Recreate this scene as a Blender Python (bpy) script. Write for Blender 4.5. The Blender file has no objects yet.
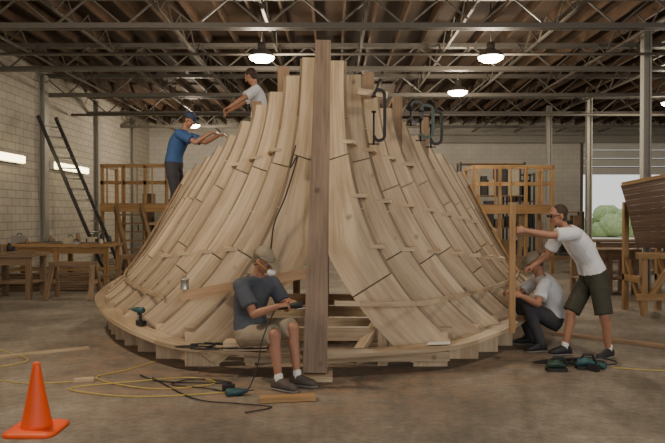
import bpy, math, random
from mathutils import Vector, Matrix
random.seed(7)
V=Vector
Z=V((0,0,1))
SC=bpy.context.scene
def link(o): SC.collection.objects.link(o)

# ------------------------------------------------------------ materials
def newmat(name):
    m=bpy.data.materials.new(name); m.use_nodes=True
    nt=m.node_tree; b=nt.nodes['Principled BSDF']
    return m,nt,b
def plain(name,col,rough=.6,metal=0,noise=.12,scale=8,bump=0,emit=None,es=0):
    m,nt,b=newmat(name)
    n=nt.nodes.new('ShaderNodeTexNoise'); n.inputs['Scale'].default_value=scale; n.inputs['Detail'].default_value=4
    tc=nt.nodes.new('ShaderNodeTexCoord'); nt.links.new(tc.outputs['Object'],n.inputs['Vector'])
    r=nt.nodes.new('ShaderNodeMapRange'); r.inputs['To Min'].default_value=1-noise; r.inputs['To Max'].default_value=1+noise
    nt.links.new(n.outputs['Fac'],r.inputs['Value'])
    mx=nt.nodes.new('ShaderNodeVectorMath'); mx.operation='SCALE'; mx.inputs[0].default_value=col[:3]
    nt.links.new(r.outputs[0],mx.inputs['Scale']); nt.links.new(mx.outputs[0],b.inputs['Base Color'])
    b.inputs['Roughness'].default_value=rough; b.inputs['Metallic'].default_value=metal
    if bump:
        bp=nt.nodes.new('ShaderNodeBump'); bp.inputs['Strength'].default_value=bump; bp.inputs['Distance'].default_value=.02
        nt.links.new(n.outputs['Fac'],bp.inputs['Height']); nt.links.new(bp.outputs[0],b.inputs['Normal'])
    if emit:
        b.inputs['Emission Color'].default_value=(*emit,1); b.inputs['Emission Strength'].default_value=es
    return m
def wood(name,c1,c2,rough=.6,g=26,spec=.35):
    m,nt,b=newmat(name); N=nt.nodes; L=nt.links
    uv=N.new('ShaderNodeUVMap'); uv.uv_map='uv'
    mp=N.new('ShaderNodeMapping'); mp.inputs['Scale'].default_value=(1.6,g,1); L.new(uv.outputs[0],mp.inputs[0])
    n=N.new('ShaderNodeTexNoise'); n.inputs['Scale'].default_value=1; n.inputs['Detail'].default_value=5; n.inputs['Distortion'].default_value=.7
    L.new(mp.outputs[0],n.inputs['Vector'])
    mp2=N.new('ShaderNodeMapping'); mp2.inputs['Scale'].default_value=(1.0,3.5,1); L.new(uv.outputs[0],mp2.inputs[0])
    n2=N.new('ShaderNodeTexNoise'); n2.inputs['Scale'].default_value=1.3; n2.inputs['Detail'].default_value=3; L.new(mp2.outputs[0],n2.inputs['Vector'])
    vo=N.new('ShaderNodeTexVoronoi'); vo.inputs['Scale'].default_value=2.6; L.new(uv.outputs[0],vo.inputs['Vector'])
    kr=N.new('ShaderNodeMapRange'); kr.inputs['From Min'].default_value=.03; kr.inputs['From Max'].default_value=.11; kr.inputs['To Min'].default_value=.5; kr.inputs['To Max'].default_value=1
    L.new(vo.outputs['Distance'],kr.inputs['Value'])
    ad=N.new('ShaderNodeMath'); ad.operation='ADD'; L.new(n.outputs['Fac'],ad.inputs[0]); L.new(n2.outputs['Fac'],ad.inputs[1])
    cr=N.new('ShaderNodeValToRGB'); e=cr.color_ramp.elements
    e[0].position=.38; e[0].color=(*c2,1); e[1].position=.60; e[1].color=(*c1,1)
    hf=N.new('ShaderNodeMath'); hf.operation='MULTIPLY'; hf.inputs[1].default_value=.5; L.new(ad.outputs[0],hf.inputs[0]); L.new(hf.outputs[0],cr.inputs[0])
    at=N.new('ShaderNodeAttribute'); at.attribute_name='tone'
    m1=N.new('ShaderNodeMath'); m1.operation='MULTIPLY'; L.new(at.outputs['Fac'],m1.inputs[0]); L.new(kr.outputs[0],m1.inputs[1])
    mx=N.new('ShaderNodeVectorMath'); mx.operation='SCALE'; L.new(cr.outputs[0],mx.inputs[0]); L.new(m1.outputs[0],mx.inputs['Scale'])
    L.new(mx.outputs[0],b.inputs['Base Color'])
    b.inputs['Roughness'].default_value=rough; b.inputs['Specular IOR Level'].default_value=spec
    bp=N.new('ShaderNodeBump'); bp.inputs['Strength'].default_value=.15; bp.inputs['Distance'].default_value=.005
    L.new(n.outputs['Fac'],bp.inputs['Height']); L.new(bp.outputs[0],b.inputs['Normal'])
    return m
PLY=wood('pale_fir_wood',(.72,.57,.385),(.46,.335,.21),rough=.5)
OAK=wood('brown_oak_wood',(.27,.18,.11),(.16,.105,.065))
ORW=wood('orange_pine_wood',(.42,.26,.12),(.27,.155,.065))
DKW=wood('dark_stained_wood',(.12,.085,.06),(.06,.04,.028))
STEMW=wood('stem_timber_wood',(.29,.21,.15),(.17,.12,.085),g=34)
STEEL=plain('grey_painted_steel',(.12,.11,.095),.5,.2)
LSTEEL=plain('light_painted_steel',(.34,.33,.29),.5,.1)
ALU=plain('aluminium',(.55,.55,.55),.35,.9)
BLACK=plain('black_rubber',(.02,.02,.022),.6)
DARK=plain('dark_metal',(.06,.06,.065),.5,.4)
GREEN=plain('dark_green_enamel',(.02,.05,.035),.4)
TEAL=plain('teal_plastic',(.03,.09,.10),.45)
YEL=plain('yellow_hose',(.60,.45,.10),.5)
ORG=plain('traffic_orange',(.95,.11,.015),.5,noise=.06)
WHT=plain('white_paint',(.75,.74,.70),.6)
CREAM=plain('cream_card',(.45,.40,.30),.7)
GLOW=plain('lamp_glass',(1,1,1),.4,emit=(1,.84,.62),es=26)
TUBE=plain('fluorescent_glass',(1,1,1),.4,emit=(1,.84,.42),es=8)

# ------------------------------------------------------------ mesh builder
class MB:
    def __init__(s): s.v=[];s.f=[];s.m=[];s.uv=[];s.t=[];s.sm=[]
    def face(s,idx,m=0,uv=None,t=1,sm=False):
        s.f.append(tuple(idx)); s.m.append(m); s.uv.append(uv or [(0,0)]*len(idx)); s.t.append(t); s.sm.append(sm)
    def beam(s,p0,p1,w,h,m=0,t=None,up=Z,w1=None,h1=None):
        p0=V(p0);p1=V(p1); a=(p1-p0); L=a.length; a.normalize(); up=V(up)
        if abs(a.dot(up.normalized()))>.99: up=V((0,1,0)) if abs(a.y)<.9 else V((1,0,0))
        sd=a.cross(up).normalized(); uu=sd.cross(a).normalized()
        w1=w if w1 is None else w1; h1=h if h1 is None else h1
        if t is None: t=random.uniform(.85,1.1)
        b=len(s.v)
        for p,ww,hh in((p0,w,h),(p1,w1,h1)):
            for i,j in((-1,-1),(1,-1),(1,1),(-1,1)): s.v.append(p+sd*(i*ww/2)+uu*(j*hh/2))
        o=random.uniform(0,50); q=random.uniform(0,50)
        cs=[w,h,w,h]
        acc=q
        for k in range(4):
            k2=(k+1)%4
            s.face((b+k,b+k2,b+4+k2,b+4+k),m,[(o,acc),(o,acc+cs[k]),(o+L,acc+cs[k]),(o+L,acc)],t); acc+=cs[k]
        s.face((b+3,b+2,b+1,b),m,[(o,q),(o+.02,q),(o+.02,q+h),(o,q+h)],t*.85)
        s.face((b+4,b+5,b+6,b+7),m,[(o,q),(o+.02,q),(o+.02,q+h),(o,q+h)],t*.85)
    def box(s,c,sz,m=0,t=None):
        c=V(c); k=max(range(3),key=lambda i:sz[i]); d=V((0,0,0)); d[k]=sz[k]/2
        if k==0: s.beam(c-d,c+d,sz[1],sz[2],m,t)
        elif k==1: s.beam(c-d,c+d,sz[0],sz[2],m,t)
        else: s.beam(c-d,c+d,sz[0],sz[1],m,t,up=V((0,1,0)))
    def loft(s,rings,n=12,m=0,t=1,cap=True,sm=True,e=1):
        b=len(s.v)
        for c,U,W in rings:
            for k in range(n):
                a=2*math.pi*k/n; x=math.cos(a); y=math.sin(a)
                x=math.copysign(abs(x)**e,x); y=math.copysign(abs(y)**e,y)
                s.v.append(V(c)+V(U)*x+V(W)*y)
        for i in range(len(rings)-1):
            for k in range(n):
                k2=(k+1)%n
                s.face((b+i*n+k,b+i*n+k2,b+(i+1)*n+k2,b+(i+1)*n+k),m,[(i*.1,k*.1),(i*.1,k*.1+.1),(i*.1+.1,k*.1+.1),(i*.1+.1,k*.1)],t,sm)
        if cap:
            s.face([b+k for k in range(n)][::-1],m,None,t,False)
            s.face([b+(len(rings)-1)*n+k for k in range(n)],m,None,t,False)
    def tube(s,pts,r,n=8,m=0,t=1,cap=True):
        pts=[V(p) for p in pts]; rr=r if isinstance(r,(list,tuple)) else [r]*len(pts)
        prev=None; rings=[]
        for i,p in enumerate(pts):
            a=(pts[min(i+1,len(pts)-1)]-pts[max(i-1,0)]).normalized()
            if prev is None:
                prev=a.orthogonal().normalized()
            U=(prev-a*prev.dot(a)).normalized(); prev=U
            W=a.cross(U); rings.append((p,U*rr[i],W*rr[i]))
        s.loft(rings,n,m,t,cap)
    def rc(s,p0,p1,r0,r1,n=12,m=0):
        p0=V(p0);p1=V(p1);a=(p1-p0).normalized(); U=a.orthogonal().normalized(); W=a.cross(U); R=[]
        for k in(-80,-50,-20): k=math.radians(k); R.append((p0+a*r0*math.sin(k),U*r0*math.cos(k),W*r0*math.cos(k)))
        for k in(20,50,80): k=math.radians(k); R.append((p1+a*r1*math.sin(k),U*r1*math.cos(k),W*r1*math.cos(k)))
        s.loft(R,n,m)
    def limb(s,pts,rs,n=12,m=0):
        for i in range(len(pts)-1): s.rc(pts[i],pts[i+1],rs[i],rs[i+1],n,m)
    def ell(s,c,A,B,C,n=16,k=10,m=0):
        A=V(A);B=V(B);C=V(C);R=[]
        for i in range(1,k):
            a=-math.pi/2+math.pi*i/k; R.append((V(c)+C*math.sin(a),A*math.cos(a),B*math.cos(a)))
        s.loft(R,n,m)
    def rev(s,prof,o,m=0,n=24,ax=Z,cap=True,t=1):
        ax=V(ax).normalized(); U=ax.orthogonal().normalized(); W=ax.cross(U)
        s.loft([(V(o)+ax*z,U*r,W*r) for r,z in prof],n,m,t,cap)
    def build(s,name,mats,parent=None,origin=(0,0,0),remesh=None,smooth=0):
        o0=V(origin); me=bpy.data.meshes.new(name); me.from_pydata([tuple(V(p)-o0) for p in s.v],[],s.f)
        for m in mats: me.materials.append(m)
        me.polygons.foreach_set('material_index',s.m); me.polygons.foreach_set('use_smooth',s.sm)
        ul=me.uv_layers.new(name='uv'); ul.data.foreach_set('uv',[c for u in s.uv for p in u for c in p])
        at=me.color_attributes.new('tone','FLOAT_COLOR','CORNER')
        at.data.foreach_set('color',[c for i,f in enumerate(s.f) for _ in f for c in (s.t[i],s.t[i],s.t[i],1)])
        me.update(); ob=bpy.data.objects.new(name,me); link(ob)
        if parent: ob.parent=parent
        else: ob.location=o0
        if remesh:
            md=ob.modifiers.new('r','REMESH'); md.mode='VOXEL'; md.voxel_size=remesh; md.use_smooth_shade=True
            if smooth:
                q=ob.modifiers.new('s','SMOOTH'); q.iterations=smooth; q.factor=.5
        return ob
def empty(name,loc=(0,0,0)):
    e=bpy.data.objects.new(name,None); e.location=loc; e.empty_display_size=.2; link(e); return e
def catmull(P,n=8):
    P=[V(p) for p in P]; out=[]
    for i in range(len(P)-1):
        a=P[max(i-1,0)];b=P[i];c=P[i+1];d=P[min(i+2,len(P)-1)]
        for k in range(n):
            t=k/n; out.append(.5*((2*b)+(c-a)*t+(2*a-5*b+4*c-d)*t*t+(3*b-a-3*c+d)*t**3))
    out.append(P[-1]); return out
def interp(T,x):
    if x<=T[0][0]: return T[0][1]
    for (a,b),(c,d) in zip(T,T[1:]):
        if x<=c: return b+(d-b)*(x-a)/(c-a)
    return T[-1][1]

# ------------------------------------------------------------ camera
cam=bpy.data.cameras.new('camera'); cam.sensor_width=36; cam.lens=640/665*36; cam.clip_end=300
co=bpy.data.objects.new('camera',cam); link(co); co.location=(0,0,1.6)
co.rotation_euler=(math.radians(90-.67),0,0); SC.camera=co

# ------------------------------------------------------------ room
XL,XR,YB,HC=-8.0,17.0,28.0,5.4
def concrete():
    m,nt,b=newmat('dusty_concrete'); N=nt.nodes;L=nt.links
    tc=N.new('ShaderNodeTexCoord')
    n=N.new('ShaderNodeTexNoise'); n.inputs['Scale'].default_value=.7; n.inputs['Detail'].default_value=8; n.inputs['Roughness'].default_value=.68; L.new(tc.outputs['Object'],n.inputs['Vector'])
    n2=N.new('ShaderNodeTexNoise'); n2.inputs['Scale'].default_value=11; n2.inputs['Detail'].default_value=8; n2.inputs['Roughness'].default_value=.8; L.new(tc.outputs['Object'],n2.inputs['Vector'])
    cr=N.new('ShaderNodeValToRGB'); e=cr.color_ramp.elements; e[0].position=.36; e[0].color=(.13,.112,.09,1); e[1].position=.64; e[1].color=(.31,.275,.225,1)
    x=e.new(.5); x.color=(.20,.172,.138,1)
    L.new(n.outputs['Fac'],cr.inputs[0])
    r=N.new('ShaderNodeMapRange'); r.inputs['From Min'].default_value=.3; r.inputs['From Max'].default_value=.7; r.inputs['To Min'].default_value=.55; r.inputs['To Max'].default_value=1.4; L.new(n2.outputs['Fac'],r.inputs['Value'])
    s=N.new('ShaderNodeVectorMath'); s.operation='SCALE'; L.new(cr.outputs[0],s.inputs[0]); L.new(r.outputs[0],s.inputs['Scale'])
    ds=N.new('ShaderNodeVectorMath'); ds.operation='DISTANCE'; ds.inputs[1].default_value=(-.4,7.9,.1); L.new(tc.outputs['Object'],ds.inputs[0])
    dr=N.new('ShaderNodeMapRange'); dr.inputs['From Min'].default_value=3.6; dr.inputs['From Max'].default_value=2.2; L.new(ds.outputs['Value'],dr.inputs['Value'])
    n3=N.new('ShaderNodeTexNoise'); n3.inputs['Scale'].default_value=3; n3.inputs['Detail'].default_value=9; n3.inputs['Roughness'].default_value=.75; L.new(tc.outputs['Object'],n3.inputs['Vector'])
    r3=N.new('ShaderNodeMapRange'); r3.inputs['From Min'].default_value=.42; r3.inputs['From Max'].default_value=.62; r3.inputs['To Max'].default_value=.85; L.new(n3.outputs['Fac'],r3.inputs['Value'])
    mu=N.new('ShaderNodeMath'); mu.operation='MULTIPLY'; L.new(dr.outputs[0],mu.inputs[0]); L.new(r3.outputs[0],mu.inputs[1])
    mx=N.new('ShaderNodeMix'); mx.data_type='RGBA'; L.new(mu.outputs[0],mx.inputs['Factor']); L.new(s.outputs[0],mx.inputs[6]); mx.inputs[7].default_value=(.34,.225,.15,1)
    L.new(mx.outputs[2],b.inputs['Base Color']); b.inputs['Roughness'].default_value=.75
    bp=N.new('ShaderNodeBump'); bp.inputs['Strength'].default_value=.2; bp.inputs['Distance'].default_value=.01; L.new(n2.outputs['Fac'],bp.inputs['Height']); L.new(bp.outputs[0],b.inputs['Normal'])
    return m
def brick(name,axis,c1,c2,mo):
    m,nt,b=newmat(name); N=nt.nodes;L=nt.links
    tc=N.new('ShaderNodeTexCoord'); sp=N.new('ShaderNodeSeparateXYZ'); L.new(tc.outputs['Object'],sp.inputs[0])
    cb=N.new('ShaderNodeCombineXYZ'); L.new(sp.outputs[axis],cb.inputs[0]); L.new(sp.outputs['Z'],cb.inputs[1])
    bt=N.new('ShaderNodeTexBrick'); L.new(cb.outputs[0],bt.inputs['Vector']); bt.inputs['Scale'].default_value=1
    bt.inputs['Brick Width'].default_value=.42; bt.inputs['Row Height'].default_value=.2; bt.inputs['Mortar Size'].default_value=.012
    bt.inputs['Color1'].default_value=(*c1,1); bt.inputs['Color2'].default_value=(*c2,1); bt.inputs['Mortar'].default_value=(*mo,1)
    n=N.new('ShaderNodeTexNoise'); n.inputs['Scale'].default_value=.8; n.inputs['Detail'].default_value=5; L.new(tc.outputs['Object'],n.inputs['Vector'])
    r=N.new('ShaderNodeMapRange'); r.inputs['To Min'].default_value=.75; r.inputs['To Max'].default_value=1.2; L.new(n.outputs['Fac'],r.inputs['Value'])
    s=N.new('ShaderNodeVectorMath'); s.operation='SCALE'; L.new(bt.outputs[0],s.inputs[0]); L.new(r.outputs[0],s.inputs['Scale'])
    L.new(s.outputs[0],b.inputs['Base Color']); b.inputs['Roughness'].default_value=.75
    return m
mb=MB(); mb.box(((XL+XR)/2,11,-.1),(XR-XL+.4,34.4,.2)); mb.build('floor',[concrete()])
HW=HC+.42
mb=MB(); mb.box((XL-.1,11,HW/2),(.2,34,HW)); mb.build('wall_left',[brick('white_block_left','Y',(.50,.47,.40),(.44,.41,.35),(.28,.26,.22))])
mb=MB()
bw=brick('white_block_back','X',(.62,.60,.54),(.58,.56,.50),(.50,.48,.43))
dx0,dx1,dh=10.9,15.2,5.0
mb.box(((XL+dx0)/2,YB+.1,HW/2),(dx0-XL,.2,HW)); mb.box(((XR+dx1)/2,YB+.1,HW/2),(XR-dx1,.2,HW)); mb.box(((dx0+dx1)/2,YB+.1,(HW+dh)/2),(dx1-dx0,.2,HW-dh))
mb.build('wall_back',[bw])
mb=MB(); mb.box((XR+.1,16,HW/2),(.2,24,HW)); mb.build('wall_right',[bw])
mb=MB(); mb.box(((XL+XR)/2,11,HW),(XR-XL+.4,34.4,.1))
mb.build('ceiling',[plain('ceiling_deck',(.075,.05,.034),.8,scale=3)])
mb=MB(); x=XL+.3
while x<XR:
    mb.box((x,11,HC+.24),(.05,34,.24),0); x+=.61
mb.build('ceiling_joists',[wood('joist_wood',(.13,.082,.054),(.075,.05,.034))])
def truss(y,zb,zt,name='roof_truss'):
    mb=MB()
    for q in(-.06,.06):
        mb.box(((XL+XR)/2,y+q,zb),(XR-XL,.05,.09),0,1); mb.box(((XL+XR)/2,y+q,zt),(XR-XL,.05,.09),0,1)
    x=XL; s=.62; k=0
    while x<XR-s:
        mb.beam((x,y,zb if k%2 else zt),(x+s,y,zt if k%2 else zb),.03,.03,0,1); x+=s;k+=1
    mb.build(name,[STEEL])
for y in (8.0,11.3,14.6,17.8,21,24.2): truss(y,4.9,5.42)
def wj(x):
    mb=MB(); mb.box((x,16.5,5.12),(.05,22,.04),0,1); y=5.6;k=0
    while y<27: mb.beam((x,y,5.12 if k%2 else 5.5),(x,y+.5,5.5 if k%2 else 5.12),.022,.022,0,1); y+=.5;k+=1
    mb.build('web_joist',[STEEL])
for x in(-6.6,-4.8,-3.0,-1.2,.6,2.4,4.2,6.0,7.8,9.6,11.4): wj(x)
mb=MB()
mb.tube([(XL+.1,19.4,4.6),(XR,19.4,4.6)],.04,6); mb.tube([(XL+.1,13,4.84),(XR,13,4.84)],.03,6)
mb.build('ceiling_pipe_run',[STEEL])
for y in(13.4,17.6,21.6,25.4):
    mb=MB(); mb.box((XL+.14,y,HC/2),(.03,.24,HC),0,1); mb.box((XL+.07,y,HC/2),(.12,.05,HC),0,1); mb.box((XL+.01,y,HC/2),(.02,.24,HC),0,1); mb.box((XL+.14,y,.01),(.26,.34,.02),0,1)
    mb.build('steel_column',[LSTEEL])
for x,y in((7.6,22.5),(8.2,20.5),(6.45,13.2)):
    mb=MB(); w=.14
    mb.box((x-w/2,y,HC/2),(.025,.16,HC),0,1); mb.box((x+w/2,y,HC/2),(.025,.16,HC),0,1); mb.box((x,y,HC/2),(w,.025,HC),0,1); mb.box((x,y,.01),(.32,.32,.02),0,1)
    mb.build('steel_column',[LSTEEL])
mb=MB(); mb.box((7,YB-.35,5.0),(19.6,.3,.06),0,1); mb.box((7,YB-.35,4.7),(19.6,.3,.06),0,1); mb.box((7,YB-.35,4.85),(19.6,.04,.3),0,1)
mb.build('crane_beam',[LSTEEL])
mb=MB(); z=3.3
while z<dh-.1:
    mb.box(((dx0+dx1)/2,YB-.08,z+.17),(dx1-dx0,.05,.31),0,1); mb.box(((dx0+dx1)/2,YB-.06,z+.34),(dx1-dx0,.04,.04),1,1); z+=.36
mb.box((dx0-.03,YB-.07,dh/2),(.08,.12,dh),1,1); mb.box((dx1+.03,YB-.07,dh/2),(.08,.12,dh),1,1)
mb.build('door_1',[plain('door_panel',(.66,.66,.62),.5),STEEL])
mb=MB(); mb.box((14,45,-.16),(60,33,.1)); mb.build('ground_outside',[plain('gravel',(.7,.68,.6),.9)])
mb=MB()
for i in range(60):
    c=V((random.uniform(6,34),random.uniform(46,52),random.uniform(.2,1.6))); r=random.uniform(.7,1.2)
    mb.ell(c,(r,0,0),(0,r,0),(0,0,r*.8),8,6)
mb.build('hedge',[plain('leaves',(.32,.42,.20),.8,noise=.6,scale=6,bump=1)])
for y0,y1 in((13.9,16.35),(18.1,20.6)):
    e=MB(); e.box((XL+.07,(y0+y1)/2,2.98),(.12,y1-y0,.22),0,1); e.box((XL+.15,(y0+y1)/2,2.98),(.05,y1-y0-.05,.17),1,1)
    e.build('fluorescent_wall_light',[WHT,TUBE])
def lamp(x,y,z,p):
    r=empty('high_bay_lamp',(x,y,z)); mb=MB()
    mb.rev([(.26,0),(.25,.03),(.19,.10),(.10,.15),(.08,.18),(.08,.28),(.05,.30)],(x,y,z),0,cap=False); mb.tube([(x,y,z+.28),(x,y,HW-.05)],.012,6)
    mb.rev([(.245,.015),(.235,-.04),(.15,-.085),(.01,-.095)],(x,y,z),1)
    mb.build('reflector',[STEEL,GLOW],r,(x,y,z))
    l=bpy.data.lights.new('bulb','POINT'); l.energy=p; l.color=(1,.83,.62); l.shadow_soft_size=.2
    o=bpy.data.objects.new('bulb',l); link(o); o.parent=r; o.location=(0,0,-.35)
lamp(3.13,12.7,4.7,220); lamp(-1.4,12.7,4.7,220); lamp(3.2,16.4,4.72,170); lamp(-4.9,22.5,4.72,230); lamp(9.5,18,4.72,240)
lamp(-3.4,5.6,4.72,430); lamp(3.3,5.2,4.72,180); lamp(1,23,4.72,330)  # first two are unseen lamps, added overhead to light the hull's front
l=bpy.data.lights.new('added_front_fill','AREA'); l.shape='RECTANGLE'; l.size=5; l.size_y=2.4; l.energy=255; l.color=(1,.93,.84)  # unseen area light added behind the camera to fill the hull's front
o=bpy.data.objects.new('added_front_fill',l); link(o); o.location=(3.8,-5.2,3.6); o.rotation_euler=(math.radians(82),0,math.radians(14))
w=bpy.data.worlds.new('sky'); SC.world=w; w.use_nodes=True; bg=w.node_tree.nodes['Background']
bg.inputs[0].default_value=(.98,.96,.95,1); bg.inputs[1].default_value=1.05

# ------------------------------------------------------------ ship hull frames
hull=empty('ship_hull_framework',(0,8,0)); HO=(0,8,0)
WT=[(6.28,.12),(6.36,.55),(6.46,.98),(6.6,1.40),(6.8,1.64),(7.0,1.85),(7.5,2.27),(8,2.6),(8.7,2.95),(9.3,3.08),(9.8,3.12),(10.6,3.14)]
HT=[(0,3.36),(.1,3.24),(.2,3.12),(.3,3.0),(.5,2.76),(.75,2.48),(1,2.25)]
def zring(y): return .2+.09*(y-6.3)
def cx(z): return -.17+.02*z
def prof(u,z):
    h=interp(HT,u); y0=6.6+3.2*u; z0=zring(y0)+.05; w=interp(WT,y0); t=.24+1.85*u
    v=max(0,min(1,(h-z)/(h-z0))); p=1.02+1.6*(1-u)**2.9; f=.86*v**p+.14*v**7
    return t+(w-t)*f, y0+.2*z*(1-u)
NF=10
fm=MB()
for i in range(NF):
    u=i/(NF-1); h=interp(HT,u); y0=6.6+3.2*u; z0=zring(y0)+.05
    for sd in(-1,1):
        hh=h+random.uniform(-.03,.03); ft=random.uniform(.76,1.1)
        for layer in(0,1):
            br=[0,random.uniform(.30,.42),random.uniform(.64,.78),1] if layer==0 else [.0,.22,.55,.86,1]
            for a,b in zip(br,br[1:]):
                tone=ft*random.uniform(.9,1.1)
                ns=14; uo=random.uniform(0,40); wj_=random.uniform(-.006,.022)
                base=len(fm.v); L=0; pp=None; us=[]
                for k in range(ns+1):
                    v=a+.002+(b-a-.004)*k/ns; z=hh-(hh-z0)*v; x,y=prof(u,z-(hh-h)*(1-v))
                    x2,_=prof(u,z-.02); x1,_=prof(u,z+.02); tx=(x2-x1); tz=-.04; l=math.hypot(tx,tz); tx/=l;tz/=l
                    nx,nz=tz,-tx
                    if nx>0: nx,nz=-nx,-nz
                    W0=interp([(0,.48),(.1,.31),(.25,.25),(1,.185)],u)
                    W=W0*interp([(0,.72),(.35,.95),(.65,1.05),(1,.9)],v)+(wj_ if i>0 else 0)
                    y+=layer*.052
                    ex=.026*layer-(.010 if (not layer and wj_>.008) else 0)
                    xo=x+ex*(-nx); zo=z-ex*nz; xi=max(.085,x+nx*W); zi=z+nz*W
                    q=V((xo,0,z)); L+=0 if pp is None else (q-pp).length; pp=q; us.append(L)
                    for (X,ZZ,YY) in((xo,zo,y),(xi,zi,y),(xi,zi,y+.048),(xo,zo,y+.048)):
                        fm.v.append(V((cx(ZZ)+sd*X,YY,max(ZZ,.02))))
                for k in range(ns):
                    A=base+k*4;B=A+4
                    for e,(c0,c1,ww) in enumerate(((0,1,.3),(1,2,.045),(2,3,.3),(3,0,.045))):
                        f=(A+c0,A+c1,B+c1,B+c0); uvv=[(uo+us[k],uo+e),(uo+us[k],uo+e+ww),(uo+us[k+1],uo+e+ww),(uo+us[k+1],uo+e)]
                        if sd<0: f=f[::-1]; uvv=uvv[::-1]
                        fm.face(f,0,uvv,tone*(.48 if layer else (1 if e%2==0 else 1.15)))  # back layer darkened: shade line painted along each frame's outer edge
                for A,fl in((base,0),(base+ns*4,1)):
                    f=(A,A+3,A+2,A+1); 
                    if fl!=(sd<0): f=f[::-1]
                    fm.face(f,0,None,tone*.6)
        w=interp(WT,y0)
        xc=cx(0)+sd*(w-.2)
        fm.beam((xc,y0+.13,.0),(xc,y0+.13,z0+.08),.36,.05,0,random.uniform(.75,1.0),up=V((0,1,0)))
        fm.beam((xc-sd*.5,y0+.18,.0),(xc-sd*.5,y0+.18,z0+.1),.10,.09,0,.7,up=V((0,1,0)))
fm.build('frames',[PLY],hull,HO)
rm=MB()
for sd in(-1,1):
    P=catmull([(x*1.0,y,0) for y,x in WT if y not in(6.8,)],6)
    b0=len(rm.v); Ls=0; prev=None; U=[]
    for k,p in enumerate(P):
        a=(P[min(k+1,len(P)-1)]-P[max(k-1,0)]).normalized(); n=V((a.y,-a.x,0))
        if n.x<0 : n=-n
        if k==0: n=V((0,-1,0))
        z=zring(p.y); Ls+=0 if prev is None else (p-prev).length; prev=p; U.append(Ls)
        for off,dz in((.11,0),(.11,.04),(-.12,.04),(-.12,0)):
            q=p+n*off; rm.v.append(V((cx(0)+sd*max(q.x,.115),q.y,z+dz)))
    for k in range(len(P)-1):
        A=b0+4*k;B=A+4
        seg=int(U[k]/1.6)
        for c in range(4):
            c2=(c+1)%4; f=(A+c,A+c2,B+c2,B+c); uvv=[(U[k],c*.3+seg*3),(U[k],c*.3+.25+seg*3),(U[k+1],c*.3+.25+seg*3),(U[k+1],c*.3+seg*3)]
            if sd>0: f=f[::-1];uvv=uvv[::-1]
            rm.face(f,0,uvv,.66+.16*(seg%2))
rm.build('sheer_plank',[PLY],hull,HO)
sm_=MB()
sm_.beam((-.17,6.24,0.05),(-.10,7.0,3.46),.235,.2,0,1,up=V((0,1,0)),w1=.165,h1=.16)
sm_.beam((-.17,6.42,.0),(-.17,6.42,.3),.14,.2,0,.9,up=V((0,1,0)))
sm_.build('stem_post',[STEMW],hull,HO)
mb=MB(); mb.box((-.17,6.24,.026),(.34,.34,.05),0,.9); mb.build('stem_foot_pad',[PLY],hull,HO)
im=MB()
for y,h in((7.9,2.9),(8.6,2.8),(9.4,2.6)): im.beam((-.15,y,0),(-.15,y,h),.2,.12,1,up=V((0,1,0)))
for x,y,z0,z1,w in((-.60,7.85,1.2,3.40,.14),(.44,7.80,1.2,3.32,.13),(.84,8.3,1.0,3.12,.12),(-.98,8.3,1.0,3.06,.12),(1.26,8.75,1.0,2.92,.1)):
    im.beam((x,y,z0),(x,y,z1),w,.05,1,1.1,up=V((0,1,0)))
for y in(6.95,7.6,8.6,9.5):
    w=interp(WT,y)-.35; im.beam((-w-.15,y,.30),(w-.15,y,.30),.09,.14,0,.7)
im.beam((-.9,6.55,.14),(1.2,6.62,.14),.14,.10,0,.7); im.beam((.2,6.7,.05),(.9,7.5,.9),.12,.05,0,.8); im.beam((.55,6.9,0),(.55,6.9,.6),.12,.06,0,.7)
im.beam((-1.2,8.8,1.9),(1.0,8.8,1.9),.05,.14,1)
im.beam((-1.9,9.2,.35),(1.6,9.2,.35),.05,.2,1); im.beam((-1.7,9.2,1.1),(1.4,9.2,1.1),.05,.2,1); im.beam((-1.5,9.2,1.75),(1.2,9.2,1.75),.05,.2,1)
im.build('inner_timbers',[PLY,OAK],hull,HO)
cm=MB()
for sd in(-1,1):
    for row,(z,dz) in enumerate(((2.4,-.06),(1.8,-.05),(1.25,-.045))):
        for i in range(0 if sd>0 else 1,7 if sd>0 else 5):
            if row==0 and i>3 : continue
            if sd<0 and row==1: continue
            u=i/(NF-1); zz=z+dz*i; x,y=prof(u,zz); x2,y2=prof((i+1)/(NF-1),zz)
            cm.beam((cx(zz)+sd*(x+.0),y-.012,zz),(cx(zz)+sd*(x+.05),y2,zz),.15,.04,0,1.15)
def batten(sd,z0,dz,k0,k1,m,t,first=None,w=.05):
    P=[V(first)] if first else []
    for k in range(k0,k1):
        u=k/(NF-1); zz=z0+dz*k; x,y=prof(u,zz); P.append(V((cx(zz)+sd*(x+.02),y-.03,zz)))
    P=catmull(P,3)
    for a,b in zip(P,P[1:]): cm.beam(a,b+(b-a)*.05,.02,w,m,t)
batten(1,.66,.012,0,8,0,.78,(.02,6.30,.72))
batten(-1,.60,.02,2,9,0,.8)
for sd,uu,mm in((-1,.93,1),(1,1.0,2)):
    P=[]
    for k in range(0,8):
        z=2.05-.19*k; x,y=prof(uu,z); P.append(V((cx(z)+sd*(x+.03),y-.05,z)))
    P=catmull(P,3)
    for a,b in zip(P,P[1:]): cm.beam(a,b,.055,.035,mm,1.3)
cm.beam((-.2,6.38,1.02),(-1.62,6.86,.72),.03,.10,1,1.9)
cm.beam((.28,7.22,2.98),(.62,7.24,2.94),.05,.07,0,1.1)
cm.build('cleats_and_battens',[PLY,OAK,ORW],hull,HO)

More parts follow.
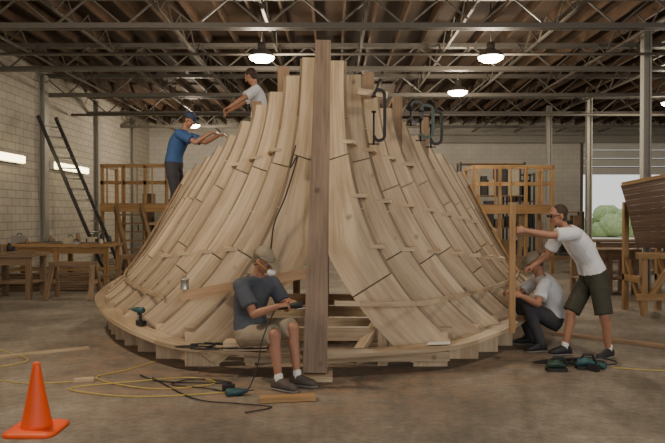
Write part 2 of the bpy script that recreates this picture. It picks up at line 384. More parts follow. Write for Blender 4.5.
# ------------------------------------------------------------ C clamps
def clamp(c,h,d=.2,m=GREEN):
    mb=MB(); c=V(c)
    P=catmull([c+V((-d*.5,0,h/2-.05)),c+V((-d*.2,0,h/2)),c+V((d*.4,0,h/2-.02)),c+V((d*.5,0,h/2-.12)),c+V((d*.5,0,-h/2+.12)),c+V((d*.4,0,-h/2+.02)),c+V((-d*.2,0,-h/2)),c+V((-d*.5,0,-h/2+.05))],5)
    for a,b in zip(P,P[1:]): mb.beam(a,b+(b-a)*.1,.022,.035,0,1,up=V((0,0,1)) if abs((b-a).normalized().x)>.5 else V((1,0,0)))
    x=c.x-d*.5
    mb.tube([(x,c.y,c.z-h/2-.05),(x,c.y,c.z+h*.05)],.011,8,1); mb.rev([(.026,0),(.026,.02)],(x,c.y,c.z+h*.05),1,10)
    mb.rev([(.026,0),(.026,.02)],(x,c.y,c.z+h/2-.08),1,10); mb.tube([(x-.06,c.y,c.z-h/2-.04),(x+.06,c.y,c.z-h/2-.04)],.007,6,1)
    mb.build('c_clamp',[m,BLACK])
clamp((.52,7.14,2.70),.56,.12,BLACK)
clamp((1.14,7.75,2.72),.38,.15,GREEN); clamp((1.27,7.85,2.66),.40,.13,BLACK); clamp((1.02,7.78,2.84),.24,.14,DARK)

# ------------------------------------------------------------ people
def cloth(name,c): return plain(name,c,.85,noise=.18,scale=14,bump=.35)
SKIN=plain('skin',(.38,.19,.12),.5,noise=.08); EYEW=plain('eye_white',(.7,.68,.64),.3); LIP=plain('lips',(.26,.10,.08),.5)
HAIR=plain('brown_hair',(.05,.03,.02),.7,noise=.4,scale=60,bump=.6); HAIRG=plain('greying_hair',(.16,.12,.09),.7,noise=.4,scale=60,bump=.6)
def person(org,J,shirt,pants,long_pants=False,cap=None,hair=HAIR,shoe=BLACK,curl=1.0,glasses=False,backprint=None):
    J={k:V(v) for k,v in J.items()}
    root=empty('carpenter',org)
    pel,neck,hd=J['pel'],J['neck'],J['head']; f=J['face'].normalized()
    lat0=(J['hpR']-J['hpL']).normalized(); lat1=(J['sR']-J['sL']).normalized()
    fw=J['fwd'].normalized()
    mid=(pel+neck)/2-fw*J.get('hunch',V((.03,0,0))).x
    def spine(t): return (1-t)**2*pel+2*t*(1-t)*(2*mid-(pel+neck)/2)+t*t*neck
    def torso(mb,infl,t0,t1,n=9):
        R=[]
        for k in range(n):
            t=t0+(t1-t0)*k/(n-1); p=spine(t); a=(spine(t+.02)-spine(t-.02)).normalized()
            lt=lat0.lerp(lat1,max(0,min(1,t))).normalized(); lt=(lt-a*lt.dot(a)).normalized(); fd=lt.cross(a)
            w=interp([(-.2,.13),(-.05,.165),(.1,.17),(.35,.15),(.6,.168),(.8,.185),(.92,.15),(1,.07)],t)+infl
            d=interp([(-.2,.09),(-.05,.115),(.1,.12),(.35,.105),(.6,.12),(.8,.11),(.92,.085),(1,.06)],t)+infl
            R.append((p,lt*w,fd*d))
        mb.loft(R,20)
    b=MB(); torso(b,0,-.1,1.0)
    for S in'LR':
        s,e,w=J['s'+S],J['e'+S],J['w'+S]
        b.limb([neck.lerp(s,.4)-V((0,0,.02)),s,s.lerp(e,.4),e,e.lerp(w,.3),w],[.06,.062,.052,.042,.044,.028])
        hp,k,a=J['hp'+S],J['k'+S],J['a'+S]
        b.limb([hp,hp.lerp(k,.4),k,k.lerp(a,.3)-fw*.012,k.lerp(a,.75),a],[.088,.082,.058,.058,.042,.036])
        d=J['h'+S].normalized(); n=J.get('n'+S,V((0,0,-1))); n=(n-d*n.dot(d)).normalized(); sdv=d.cross(n)
        ts=J.get('t'+S); 
        if ts is not None and sdv.dot(ts)<0: sdv=-sdv
        b.loft([(w-d*.01,sdv*.026,n*.02),(w+d*.03,sdv*.036,n*.018),(w+d*.085,sdv*.042,n*.014),(w+d*.095,sdv*.036,n*.01)],12)
        for q,(o,l) in enumerate(((.031,.066),(.0105,.076),(-.0105,.07),(-.031,.056))):
            p=w+d*.082+sdv*o; pts=[p]; ang=0
            for sg in(.42,.32,.26):
                ang+=curl*(.45+.05*q); dd=d*math.cos(ang)+n*math.sin(ang)
                pts.append(pts[-1]+dd*l*sg)
            b.limb(pts,[.0105,.0095,.009,.008],8)
        tp=w+d*.025+sdv*.028; t1=tp+(d*.6+sdv*.6+n*.4).normalized()*.042; t2=t1+(d*.8+n*.6).normalized()*.03
        b.limb([tp,t1,t2],[.014,.011,.009],8)
    up=(hd-neck).normalized(); up=(up*.5+Z*.5); up=(up-f*up.dot(f)).normalized(); r=f.cross(up)
    b.limb([neck-V((0,0,.02)),hd-up*.05-f*.025],[.062,.052])
    b.ell(hd+up*.025-f*.012,r*.076,f*.096,up*.09,18,12); b.ell(hd-up*.045+f*.022,r*.058,f*.066,up*.068,16,10)
    b.ell(hd-up*.088+f*.062,r*.026,f*.024,up*.022); b.limb([hd+up*.012+f*.088,hd-up*.028+f*.112],[.009,.014],8)
    b.limb([hd+up*.026+f*.08-r*.035,hd+up*.03+f*.086,hd+up*.026+f*.08+r*.035],[.011,.011,.011],8)
    for q in(-1,1): b.ell(hd+r*q*.078-f*.005-up*.008,r*.011,f*.02,up*.032,10,8); b.ell(hd+r*q*.034-up*.028+f*.066,r*.02,f*.02,up*.022,10,8)
    b.build('body',[SKIN],root,org,.0075,2)
    g=MB()
    for q in(-1,1):
        c=hd+r*q*.031+up*.006+f*.083; g.ell(c,r*.014,f*.010,up*.008,10,8,0); g.ell(c+f*.007,r*.006,f*.005,up*.006,8,6,1)
        g.limb([hd+r*q*.016+up*.026+f*.093,hd+r*q*.046+up*.027+f*.082],[.004,.004],6,1)
    g.ell(hd-up*.056+f*.087,r*.024,f*.010,up*.007,10,8,2)
    if glasses:
        for q in(-1,1):
            g.ell(hd+r*q*.033+up*.006+f*.1,r*.028,f*.006,up*.018,12,8,1); g.tube([hd+r*q*.06+up*.01+f*.095,hd+r*q*.082+up*.01-f*.005],.004,6,1)
        g.tube([hd+r*-.02+up*.01+f*.104,hd+r*.02+up*.01+f*.104],.004,6,1)
    g.build('face_features',[EYEW,BLACK,LIP],root,org)
    hm=MB(); hm.ell(hd+up*.036-f*.026,r*.083,f*.095,up*.088,18,12); hm.ell(hd-up*.03-f*.05,r*.068,f*.052,up*.06,14,10)
    hm.build('hair',[hair],root,org)
    if cap:
        c=MB(); o=hd+up*.045-f*.006; R=[]
        for k in range(9):
            a=k/8*math.pi/2*.97; R.append((o+up*.088*math.sin(a),r*.09*math.cos(a),f*.108*math.cos(a)))
        c.loft(R,20); c.loft([(o+up*-.004+f*.02,r*.09,f*.10),(o+up*.012+f*.03,r*.088,f*.10)],20)
        c.loft([(o+f*.07-up*.006,r*.074,f*.0+up*.012),(o+f*.12-up*.010,r*.07,up*.008),(o+f*.165-up*.022,r*.052,up*.006),(o+f*.18-up*.026,r*.03,up*.004)],14)
        c.ell(o+up*.088,r*.01,f*.01,up*.006,8,6); c.build('cap',[cap],root,org)
    s=MB(); torso(s,.02,-.04,.97)
    s.limb([J['sL'].lerp(J['sR'],.12),neck-V((0,0,.035)),J['sL'].lerp(J['sR'],.88)],[.072,.07,.072])
    for S in'LR':
        sh,e=J['s'+S],J['e'+S]; a=(e-sh).normalized(); U=a.orthogonal().normalized(); W=a.cross(U)
        s.rc(neck.lerp(sh,.5)-V((0,0,.02)),sh,.068,.078)
        s.loft([(sh-a*.02,U*.07,W*.07),(sh+a*.06,U*.076,W*.076),(sh.lerp(e,.66),U*.078,W*.078),(sh.lerp(e,.74),U*.08,W*.08)],16)
    s.build('t_shirt',[shirt],root,org,.012,2)
    p=MB(); torso(p,.022,-.16,.12,6)
    for S in'LR':
        hp,k,a=J['hp'+S],J['k'+S],J['a'+S]; d=(k-hp).normalized(); U=d.orthogonal().normalized(); W=d.cross(U)
        p.rc(hp,hp.lerp(k,.3),.108,.104)
        if long_pants:
            p.rc(hp.lerp(k,.2),k,.104,.078); p.rc(k,k.lerp(a,.5),.078,.07); p.rc(k.lerp(a,.4),a+Z*.02,.07,.062)
        else:
            p.loft([(hp.lerp(k,.2),U*.104,W*.104),(hp.lerp(k,.6),U*.10,W*.10),(hp.lerp(k,.92),U*.098,W*.098),(hp.lerp(k,.97),U*.10,W*.10)],16)
    p.build('trousers' if long_pants else 'shorts',[pants],root,org,.012,2)
    sh=MB()
    for S in'LR':
        a=J['a'+S]; t=J['t'+'o'+S]; t=V((t.x,t.y,0)).normalized(); rr=V((-t.y,t.x,0)); g0=a.z-.09
        sh.loft([(V((a.x,a.y,g0+hh/2+.01))+t*q,rr*ww,Z*hh/2) for q,ww,hh in((-.075,.022,.04),(-.06,.034,.09),(-.01,.04,.125),(.04,.043,.10),(.10,.05,.075),(.15,.046,.06),(.185,.03,.045),(.195,.012,.02))],14,0,e=.75)
        sh.loft([(V((a.x,a.y,g0+.011))+t*q,rr*ww,Z*.011) for q,ww in((-.082,.025),(-.06,.037),(.03,.044),(.10,.052),(.16,.047),(.2,.02))],12,1)
        sh.rc(a-Z*.01,a+Z*.035,.043,.043,12,2)
    sh.build('shoes',[shoe,plain('sole',(.25,.24,.22),.7),WHT],root,org)
    if backprint:
        bp=MB(); k0=len(bp.v); nn=6
        for i in range(nn+1):
            for j in range(nn+1):
                t=.52+.3*i/nn; p=spine(t); a=(spine(t+.02)-spine(t-.02)).normalized(); lt=lat0.lerp(lat1,t).normalized(); lt=(lt-a*lt.dot(a)).normalized(); fd=lt.cross(a)
                w=interp([(.35,.15),(.6,.168),(.8,.185)],t)+.022; d=interp([(.35,.105),(.6,.12),(.8,.11)],t)+.024
                an=math.radians(-32+64*j/nn); back=-fd if fd.dot(fw)>0 else fd
                bp.v.append(p+lt*w*math.sin(an)+back*d*math.cos(an))
        for i in range(nn):
            for j in range(nn):
                if (i in(0,nn-1) and j in(0,nn-1)) or (i*5+j*3)%4==0: continue
                q=k0+i*(nn+1)+j; bp.face((q,q+1,q+nn+2,q+nn+1))
        bp.build('shirt_print',[backprint],root,org)
    return root
GREY=cloth('grey_tshirt',(.075,.085,.105)); KHAKI=cloth('khaki_cotton',(.30,.25,.18)); WTEE=cloth('white_tshirt',(.72,.73,.76)); OLIVE=cloth('olive_shorts',(.045,.045,.03))
BLUE=cloth('blue_tshirt',(.045,.11,.28)); NAVY=cloth('dark_trousers',(.05,.05,.06)); TANCAP=cloth('tan_cap',(.28,.24,.17))
shoeg=plain('brown_shoes',(.10,.08,.07),.6)
A=person((-.6,6,0),dict(pel=(-.78,6.20,.44),neck=(-.71,6.12,1.0),head=(-.655,6.05,1.165),face=(.80,-.42,-.50),fwd=(.75,-.66,0),hunch=(.07,0,0),
 sR=(-.86,5.99,.93),sL=(-.59,6.25,.93),eR=(-.72,5.86,.68),eL=(-.44,6.14,.70),wR=(-.50,5.82,.76),wL=(-.41,5.98,.79),hR=(.85,.1,.15),hL=(.5,-.75,0),nR=(0,.3,-1),nL=(0,-.1,-1),tR=(0,1,0.3),tL=(-1,-.4,0),
 hpR=(-.83,6.13,.43),hpL=(-.70,6.27,.43),kR=(-.53,5.84,.50),kL=(-.37,6.0,.53),aR=(-.49,5.80,.09),aL=(-.33,5.94,.09),toR=(.8,-.45,0),toL=(.9,-.3,0)),
 GREY,KHAKI,cap=TANCAP,hair=HAIRG,shoe=shoeg,curl=1.25)
mb=MB(); h=V((-.655,6.05,1.165)); f=V((.8,-.42,-.5)).normalized()
mb.ell(h+f*.10+V((0,0,-.065)),(.04,.02,0),(-.02,.04,0),(0,0,.036),12,8,0); mb.tube([h+f*.09+V((.03,.04,-.05)),h+V((-.03,.075,-.02)),h+V((-.08,.03,-.03))],.004,6,1); mb.tube([h+f*.09+V((-.02,-.03,-.05)),h+V((-.04,-.075,-.02)),h+V((-.09,-.02,-.03))],.004,6,1)
o=mb.build('dust_mask',[WHT,YEL],A,(-.6,6,0))
mb=MB(); mb.box((-.86,6.34,.305),(.42,.2,.08)); mb.build('wood_block_seat',[PLY])
person((2.9,7.2,0),dict(pel=(2.94,7.2,.90),neck=(2.60,7.16,1.44),head=(2.505,7.12,1.585),face=(-.95,-.18,-.18),fwd=(-.95,-.1,0),hunch=(.05,0,0),
 sL=(2.64,6.97,1.385),sR=(2.62,7.35,1.385),eL=(2.35,6.93,1.37),eR=(2.50,7.46,1.12),wL=(2.09,6.94,1.42),wR=(2.30,7.36,1.0),hL=(-1,.0,.08),hR=(-.8,-.2,-.3),nL=(0,1,-.1),nR=(-.3,-.2,-1),tL=(0,0,1),tR=(-.3,-1,0),
 hpL=(2.95,7.10,.86),hpR=(2.92,7.30,.86),kL=(2.99,7.03,.48),kR=(2.70,7.24,.48),aL=(3.07,7.10,.09),aR=(2.64,7.24,.09),toL=(-.8,-.5,0),toR=(-1,-.1,0)),
 WTEE,OLIVE,hair=HAIR,shoe=BLACK,glasses=True,curl=1.1,backprint=cloth('grey_print',(.36,.40,.45)))
person((2.5,7.6,0),dict(pel=(2.60,7.62,.34),neck=(2.46,7.58,.86),head=(2.37,7.53,1.03),face=(-.8,-.25,-.55),fwd=(-.95,-.15,0),hunch=(.09,0,0),
 sL=(2.46,7.40,.80),sR=(2.48,7.77,.80),eL=(2.33,7.26,.58),eR=(2.26,7.75,.62),wL=(2.12,7.18,.68),wR=(2.12,7.54,.68),hL=(-.9,-.1,.3),hR=(-.9,-.4,.1),nL=(0,1,-.2),nR=(0,0,-1),tL=(0,0,1),tR=(0,-1,0),
 hpL=(2.60,7.52,.34),hpR=(2.60,7.72,.34),kL=(2.27,7.42,.54),kR=(2.27,7.80,.54),aL=(2.42,7.42,.09),aR=(2.42,7.82,.09),toL=(-1,-.2,0),toR=(-1,.1,0)),
 WTEE,NAVY,long_pants=True,cap=TANCAP,hair=HAIR,curl=1.1)
person((-2.5,10.1,1.47),dict(pel=(-2.50,10.1,2.36),neck=(-2.32,10.05,2.90),head=(-2.24,10.02,3.07),face=(.85,-.2,-.45),fwd=(.9,-.25,0),hunch=(.05,0,0),
 sR=(-2.36,9.87,2.84),sL=(-2.30,10.23,2.84),eR=(-2.10,9.82,2.70),eL=(-2.02,10.18,2.74),wR=(-1.87,9.82,2.84),wL=(-1.78,10.08,2.84),hR=(1,0,.1),hL=(1,-.2,0),nR=(0,.2,-1),nL=(0,0,-1),tR=(0,1,0),tL=(0,-1,0),
 hpR=(-2.51,10.0,2.32),hpL=(-2.49,10.2,2.32),kR=(-2.45,9.98,1.93),kL=(-2.42,10.2,1.93),aR=(-2.52,10.0,1.56),aL=(-2.5,10.22,1.56),toR=(1,-.2,0),toL=(1,0,0)),
 BLUE,NAVY,long_pants=True,cap=cloth('blue_cap',(.04,.06,.12)),hair=HAIR)
person((-1.3,10.5,2.2),dict(pel=(-1.22,10.5,3.10),neck=(-1.27,10.46,3.66),head=(-1.33,10.42,3.84),face=(-.75,.3,-.4),fwd=(-.8,-.3,0),hunch=(.04,0,0),
 sL=(-1.22,10.27,3.60),sR=(-1.30,10.64,3.60),eL=(-1.42,10.12,3.42),eR=(-1.50,10.58,3.42),wL=(-1.62,10.08,3.28),wR=(-1.66,10.42,3.28),hL=(-1,0,-.5),hR=(-1,-.1,-.5),nL=(0,0,-1),nR=(0,0,-1),tL=(0,1,0),tR=(0,-1,0),
 hpL=(-1.22,10.4,3.06),hpR=(-1.22,10.6,3.06),kL=(-1.24,10.38,2.66),kR=(-1.24,10.62,2.66),aL=(-1.2,10.4,2.29),aR=(-1.2,10.62,2.29),toL=(-1,-.2,0),toR=(-1,.1,0)),
 WTEE,KHAKI,hair=HAIR)
mb=MB()
for y in(10.05,10.3): mb.box((-2.2,y,1.45),(1.3,.24,.04))
for x in(-2.7,-1.7):
    for y in(10.05,10.35): mb.box((x,y,.715),(.09,.06,1.43))
for y in(10.4,10.65,10.9): mb.box((-1.2,y,2.18),(1.4,.24,.04))
for x in(-1.8,-.6):
    for y in(10.5,10.95): mb.box((x,y,1.08),(.09,.09,2.16))
mb.build('wooden_staging',[OAK])

# ------------------------------------------------------------ small objects
mb=MB(); mb.beam((1.955,6.955,.31),(1.95,6.94,1.72),.065,.03,0,.95,up=V((0,1,0))); mb.build('upright_batten',[ORW])
mb=MB(); cxx,cyy=-2.19,4.72
mb.loft([(V((cxx,cyy,z)),V((s,0,0)),V((0,s,0))) for s,z in((.19,0),(.19,.02),(.17,.03),(.12,.035))],24,0,e=.35)
mb.rev([(.115,.03),(.105,.06),(.065,.27),(.028,.47),(.026,.50),(.015,.505)],(cxx,cyy,0),0,28)
mb.build('traffic_cone',[ORG],origin=(cxx,cyy,0))
def drill(c,ang,lay=False):
    c=V(c); d=V((math.cos(ang),math.sin(ang),0)); s=V((-d.y,d.x,0)); u=Z
    if lay: s,u=Z,-s
    mb=MB(); q=c+u*.17 if not lay else c+Z*.035
    ax=[(-.09,.025),(-.08,.033),(0,.034),(.04,.03),(.06,.022),(.09,.02),(.105,.012)]
    mb.loft([(q+d*a,s*r,u*r) for a,r in ax],14,0); mb.tube([q+d*.10,q+d*.16],.005,6,1)
    mb.loft([(q-d*.03-u*h+d*(-.1*h),d*.022,s*.017) for h in(0,.05,.10,.13)],12,1)
    mb.beam(q-d*.045-u*.17,q-d*.045-u*.12,.06,.11,1,1,up=d); mb.ell(q+d*.005-u*.045,d*.012,s*.006,u*.018,8,6,1)
    mb.build('cordless_drill',[TEAL,BLACK])
drill((-2.22,7.3,.335),2.6); drill((-.85,5.62,0.0),.3,True); drill((2.75,6.62,0),2.2,True)
mb=MB(); q=V((-.40,5.86,.755)); d=V((.9,-.25,.15)).normalized(); s=d.cross(Z).normalized(); u=s.cross(d)
mb.loft([(q+d*a,s*r,u*r) for a,r in((-.12,.02),(-.1,.026),(0,.022),(.06,.028),(.12,.03),(.135,.02))],12,0); mb.rev([(.055,0),(.055,.006)],q+d*.11-u*.035,1,20,ax=u); mb.rev([(.02,0),(.02,.04)],q+d*.11-u*.035,0,10,ax=u)
mb.build('angle_grinder',[BLACK,ALU])
def cable(name,pts,r,m,n=6):
    mb=MB(); mb.tube(catmull(pts,n),r,6); mb.build(name,[m])
zc=.012
cable('power_cord',[(-.52,5.88,.74),(-.62,5.72,.5),(-.68,5.65,.2),(-.8,5.6,zc),(-1.1,5.8,zc),(-1.5,5.95,zc),(-1.3,6.15,zc),(-.95,6.0,zc),(-1.6,6.05,zc),(-1.9,6.3,zc)],.006,BLACK)
cable('power_cord',[(-1.75,6.2,zc),(-1.2,5.5,zc),(-.8,5.35,zc),(-.5,5.25,zc),(-.7,5.1,zc)],.006,BLACK)
cable('extension_cord',[(-1.9,6.9,zc),(-2.1,6.5,zc),(-2.3,6.2,zc),(-1.9,5.9,zc),(-1.5,5.8,zc),(-1.1,6.0,zc),(-1.4,6.2,zc),(-1.9,6.05,zc),(-2.4,5.8,zc),(-1.7,5.55,zc),(-.9,5.7,zc)],.0055,YEL)
cable('extension_cord',[(-4.8,8.2,zc),(-3.8,7.4,zc),(-3.3,6.9,zc),(-3.6,6.4,zc),(-2.9,6.0,zc),(-2.3,6.1,zc)],.005,YEL)
cable('power_cord',[(-.40,6.98,2.35),(-.46,6.93,2.1),(-.38,6.94,2.22),(-.50,6.85,1.8),(-.62,6.82,1.5),(-.66,6.80,1.2),(-.72,6.74,1.0)],.008,BLACK)
for k in range(5):
    a0=random.uniform(0,6); P=[]
    cxk,cyk=2.3+.12*k,6.98+.04*(k%3)
    for j in range(14): a=a0+j*.6; rr=.10+.02*k+.02*math.sin(j*2); P.append((cxk+rr*1.4*math.cos(a),cyk-.2+rr*.8*math.sin(a),.012+.006*j/3))
    cable('power_cord',P,.008,BLACK if k!=2 else GREEN,4)
for k in range(5):
    P=[]; a0=random.uniform(0,6)
    for j in range(12): a=a0+j*.65; P.append((-1.35+.15*k+.2*math.cos(a),6.30+.07*math.sin(a),.275+.004*j))
    cable('power_cord',P,.008,BLACK,4)
cable('extension_cord',[(2.9,6.6,zc),(3.5,6.5,zc),(4.1,7.0,zc),(4.4,7.6,zc)],.005,YEL)
for (x,y,m) in((2.62,6.6,TEAL),(2.28,6.5,GREEN)):
    mb=MB(); mb.beam((x-.1,y,.02),(x+.1,y,.02),.1,.03,1,1); mb.loft([(V((x+a,y,.03+hh)),V((0,w,0)),V((0,0,hh))) for a,w,hh in((-.1,.02,.02),(-.08,.035,.04),(0,.04,.05),(.07,.03,.03),(.1,.015,.02))],12,0)
    mb.tube([(x-.07,y,.08),(x-.02,y,.15),(x+.07,y,.14),(x+.1,y,.06)],.014,8,1); mb.build('belt_sander',[m,BLACK])
mb=MB(); c=(-1.585,6.86,.79); mb.rev([(.045,0),(.047,.005),(.045,.01),(.045,.1),(.048,.105),(.048,.112),(.02,.112)],c,0,20); mb.tube(catmull([(c[0]-.045,c[1],.89),(c[0],c[1]-.03,.94),(c[0]+.045,c[1],.89)],4),.002,5,1)
mb.build('glue_can',[ALU,DARK])
mb=MB(); mb.beam((-.62,5.42,.025),(-.15,5.50,.025),.1,.04,0,1.2); mb.build('wood_offcut',[ORW])
mb=MB(); mb.beam((-2.45,6.05,.02),(-2.28,6.1,.02),.06,.035,0,1); mb.build('wood_offcut',[PLY])
mb=MB(); mb.beam((-3.9,7.0,.01),(-2.9,7.6,.01),.09,.02,0,.7); mb.build('wood_offcut',[PLY])
mb=MB(); mb.beam((2.95,8.5,.02),(4.6,7.1,.02),.13,.035,0,1.3); mb.build('long_plank',[OAK])
mb=MB()
v0=[(0.95,6.47,.262),(1.2,6.50,.262),(1.22,6.62,.268),(1.0,6.60,.262)]
mb.v+= [V(p)+V((0,0,.012)) for p in v0]+[V(p)+V((0,0,.016)) for p in v0]
mb.face((3,2,1,0)); mb.face((4,5,6,7)); 
for k in range(4): mb.face((k,(k+1)%4,4+(k+1)%4,4+k))
mb.build('paper_sheet',[WHT])
mb=MB()
for i in range(140):
    a=random.gauss(0,.9); x=-.2+a*1.6; y=6.15+random.gauss(0,.3); s=random.uniform(.004,.010); r=random.uniform(0,3)
    d=V((math.cos(r),math.sin(r),0)); mb.beam(V((x,y,.003))-d*s,V((x,y,.003))+d*s,s,.004,0,.6)
mb.build('wood_shavings',[PLY])

# ------------------------------------------------------------ left background
def workbench(x0,x1,y0,y1,z,mat=OAK):
    mb=MB(); n=4
    for i in range(n):
        yy=y0+(y1-y0)*(i+.5)/n; mb.box(((x0+x1)/2,yy,z-.03),(x1-x0,(y1-y0)/n-.01,.06))
    for x in(x0+.1,(x0+x1)/2,x1-.1):
        for y in(y0+.1,y1-.1): mb.box((x,y,(z-.06)/2),(.09,.09,z-.06))
    mb.box(((x0+x1)/2,y0+.1,z-.14),(x1-x0-.1,.05,.14)); mb.box(((x0+x1)/2,(y0+y1)/2,.3),(x1-x0-.1,y1-y0-.2,.03))
    mb.build('workbench',[mat])
workbench(-7.6,-5.1,14.6,15.6,.9,ORW); workbench(-7.3,-5.6,11.9,12.7,.85,OAK); workbench(-4.4,-3.2,17.2,18.1,.9)
mb=MB()
for i in range(34):
    if i<22: x=random.uniform(-7.4,-5.3); y=15.1+random.uniform(-.3,.3); zt=.9
    else: x=random.uniform(-7.0,-5.9); y=12.3+random.uniform(-.2,.2); zt=.85
    k=random.random(); m=random.choice((0,1,2,3,4,5)); h=random.uniform(.05,.2)
    if k<.4: mb.rev([(.05,0),(.05,h),(.03,h+.02),(.03,h+.05)],(x,y,zt),m,12)
    elif k<.7: mb.box((x,y,zt+h/2),(random.uniform(.15,.34),.16,h),m,1); mb.tube([(x-.06,y,zt+h),(x-.04,y,zt+h+.05),(x+.04,y,zt+h+.05),(x+.06,y,zt+h)],.01,6,0)
    else: mb.beam((x-.25,y,zt+.02),(x+.25,y+.1,zt+.03),.08,.03,2)
mb.build('hand_tool_assortment',[BLACK,DARK,OAK,TEAL,CREAM,ALU])
mb=MB()
for i in range(7): mb.beam((-6.9+random.uniform(-.1,.2),13.3,.04+.05*i),(-4.9+random.uniform(-.3,.3),13.4+.03*i,.04+.05*i),.14,.04)
mb.build('lumber_stack',[OAK])
def sawhorse(x,y,w=.9,h=.7,m=OAK):
    mb=MB(); mb.box((x,y,h-.05),(w,.1,.1))
    for a in(-1,1):
        for b in(-1,1): mb.beam((x+a*w*.42,y+b*.04,h-.06),(x+a*w*.47,y+b*.28,0),.09,.04)
        mb.beam((x+a*w*.45,y-.17,h*.45),(x+a*w*.45,y+.17,h*.45),.03,.08)
    mb.build('sawhorse',[m])
sawhorse(-4.9,12.1); sawhorse(-4.3,14.2)
def gallery(x0,x1,y0,y1,z,rail,mat=ORW,name='timber_gallery',sp=.42):
    mb=MB(); mb.box(((x0+x1)/2,(y0+y1)/2,z-.05),(x1-x0,y1-y0,.1),0,.8); mb.box(((x0+x1)/2,y0,z-.14),(x1-x0,.05,.2))
    x=x0+.05
    while x<=x1: 
        mb.box((x,y0+.05,(z+rail)/2),(.08,.08,z+rail)); x+=(x1-x0-.1)/3-1e-6
    for zz in(rail,.55*rail): mb.box(((x0+x1)/2,y0+.03,z+zz),(x1-x0,.04,.10))
    k=x0+.2
    while k<x1: mb.box((k,y0+.0,z+rail/2),(.035,.035,rail)); k+=sp
    for x in(x0+.05,x1-.05): mb.box((x,y1-.05,(z+rail)/2),(.1,.1,z+rail)); mb.box((x,(y0+y1)/2,z+rail),(.04,y1-y0,.1))
    mb.build(name,[mat])
gallery(-6.5,-4.6,17.9,19.2,1.9,1.05); gallery(3.7,5.9,17.0,18.2,1.85,1.0)
mb=MB(); mb.beam((-5.0,15.9,0.0),(-6.0,17.7,1.8),.08,.24,0); mb.beam((-4.3,15.9,0.0),(-5.3,17.7,1.8),.08,.24,0)
for k in range(1,8): mb.box((-4.65-1.0*k/8,15.9+1.8*k/8,1.8*k/8),(.66,.2,.04))
mb.build('wooden_stairs',[OAK])
mb=MB(); a=V((-5.65,16.6,0.02)); b=V((-7.62,17.1,4.2)); s=V((.35,.4,0)).normalized()*.24
mb.beam(a-s,b-s,.035,.09,0,1); mb.beam(a+s,b+s,.035,.09,0,1)
for k in range(1,15): p=a.lerp(b,k/15); mb.tube([p-s,p+s],.02,6,1)
mb.build('extension_ladder',[DARK,ALU])
mb=MB()
for i,(x,h) in enumerate(((-6.6,1.9),(-6.3,2.3),(-5.9,1.7),(-5.5,2.1))): mb.box((x,22,h/2),(.3,.5,h),i%2,1); mb.box((x,21.74,h*.6),(.03,.03,.2),2,1)
mb.build('storage_lockers',[LSTEEL,DKW,DARK])

# ------------------------------------------------------------ right background
def shelf(x0,x1,y,z0,h,items=10):
    mb=MB()
    for x in(x0,x1):
        for yy in(y,y+.5): mb.box((x,yy,(z0+h)/2),(.06,.06,z0+h),0,1)
    for k in range(4): mb.box(((x0+x1)/2,y+.25,z0+h*k/3.05),(x1-x0,.5,.04),1)
    for k in range(3):
        x=x0+.1
        while x<x1-.3:
            w=random.uniform(.15,.4); hh=random.uniform(.15,h/3-.12); mb.box((x+w/2,y+.25,z0+h*k/3.05+.02+hh/2),(w,.35,hh),random.choice((2,2,3,4,5)),1); x+=w+.05
    mb.build('storage_shelf',[DARK,OAK,DARK,BLACK,OAK,CREAM])
shelf(4.2,6.3,21,.1,3.2); shelf(6.4,7.4,23.5,.1,3.0); shelf(8.9,9.8,25,.1,1.6)
mb=MB()
for i,x in enumerate((4.6,5.2,6.0)): mb.beam((x,15.9,0),(x+random.uniform(-.1,.2),15.9,random.uniform(1.4,2.2)),.12,.04,0,up=V((0,1,0)))
mb.box((5.3,15.9,1.1),(1.8,.05,.12)); mb.box((5.3,15.9,.5),(1.8,.05,.1))
mb.build('timber_rack',[OAK])
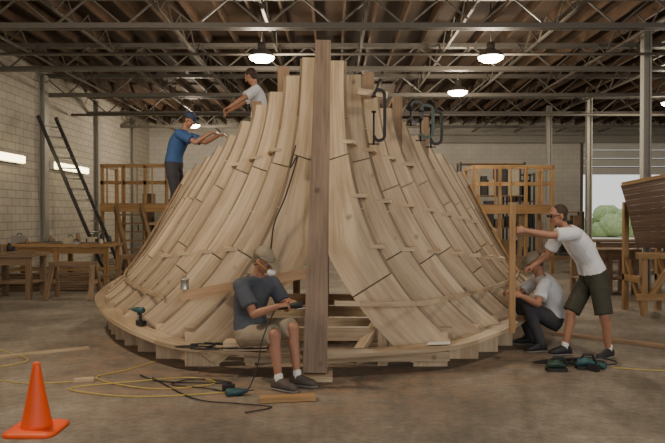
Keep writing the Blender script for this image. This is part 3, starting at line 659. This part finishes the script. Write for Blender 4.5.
workbench(4.9,6.1,12.6,13.4,.9,OAK); workbench(7.0,9.4,17,18,.9)
sawhorse(6.9,14.9,1.2,.8)
mb=MB(); by=10.6; n=14; R_=12
for r in range(R_):
    t0=r/R_;t1=(r+1)/R_
    for k in range(n):
        a0=k/n;a1=(k+1)/n
        def P(s,t):
            x=4.68+3.2*s; rise=.30*math.sin(min(1,s*1.6)*math.pi*.5)
            bulge=math.sin(min(1,s*1.2+.1)*math.pi*.5)
            return V((x+.30*(1-t)*(1-s),by-.1-.8*bulge*math.sin(math.pi*(.12+.5*t)),1.0+(1.02+rise)*t+.05*(1-s)))
        b=len(mb.v); q=[P(a0,t0),P(a1,t0),P(a1,t1-.002),P(a0,t1-.002)]; mb.v+=q+[p+V((0,.03,0)) for p in q]
        uvv=[(a0*2.6,r),(a1*2.6,r),(a1*2.6,r+.12),(a0*2.6,r+.12)]; tn=.8+.12*((r*7)%3)/2
        mb.face((b,b+1,b+2,b+3),0,uvv,tn); mb.face((b+7,b+6,b+5,b+4),0,uvv,tn*.7); mb.face((b+3,b+2,b+6,b+7),0,None,tn); mb.face((b,b+4,b+5,b+1),0,None,tn)
        if k==0: mb.face((b,b+3,b+7,b+4),0,None,tn)
for s in range(10):
    p=P(s/10,1);q=P((s+1)/10,1); mb.beam(p+V((0,-.02,.01)),q+V((0,-.02,.01)),.08,.06,1,1)
for x in(4.9,5.45,6.0,6.6,7.3): mb.box((x,by-.2,.55),(.08,.7,.1),1,.8); mb.box((x,by-.55,.5),(.08,.08,1.0),1,.8); mb.box((x,by+.1,.9),(.08,.08,1.8),1,.8); mb.beam((x,by-.5,.1),(x,by+.1,.9),.06,.06,1,.8)
mb.beam((4.75,by-.6,.95),(7.5,by-.6,.95),.06,.1,1,.9); mb.beam((4.75,by-.6,.3),(7.5,by-.6,.3),.06,.1,1,.9); mb.beam((4.95,by-.6,.3),(5.4,by-.6,.95),.05,.08,1,.9)
mb.build('planked_wooden_boat',[wood('boat_planking',(.20,.125,.08),(.13,.08,.05)),ORW])
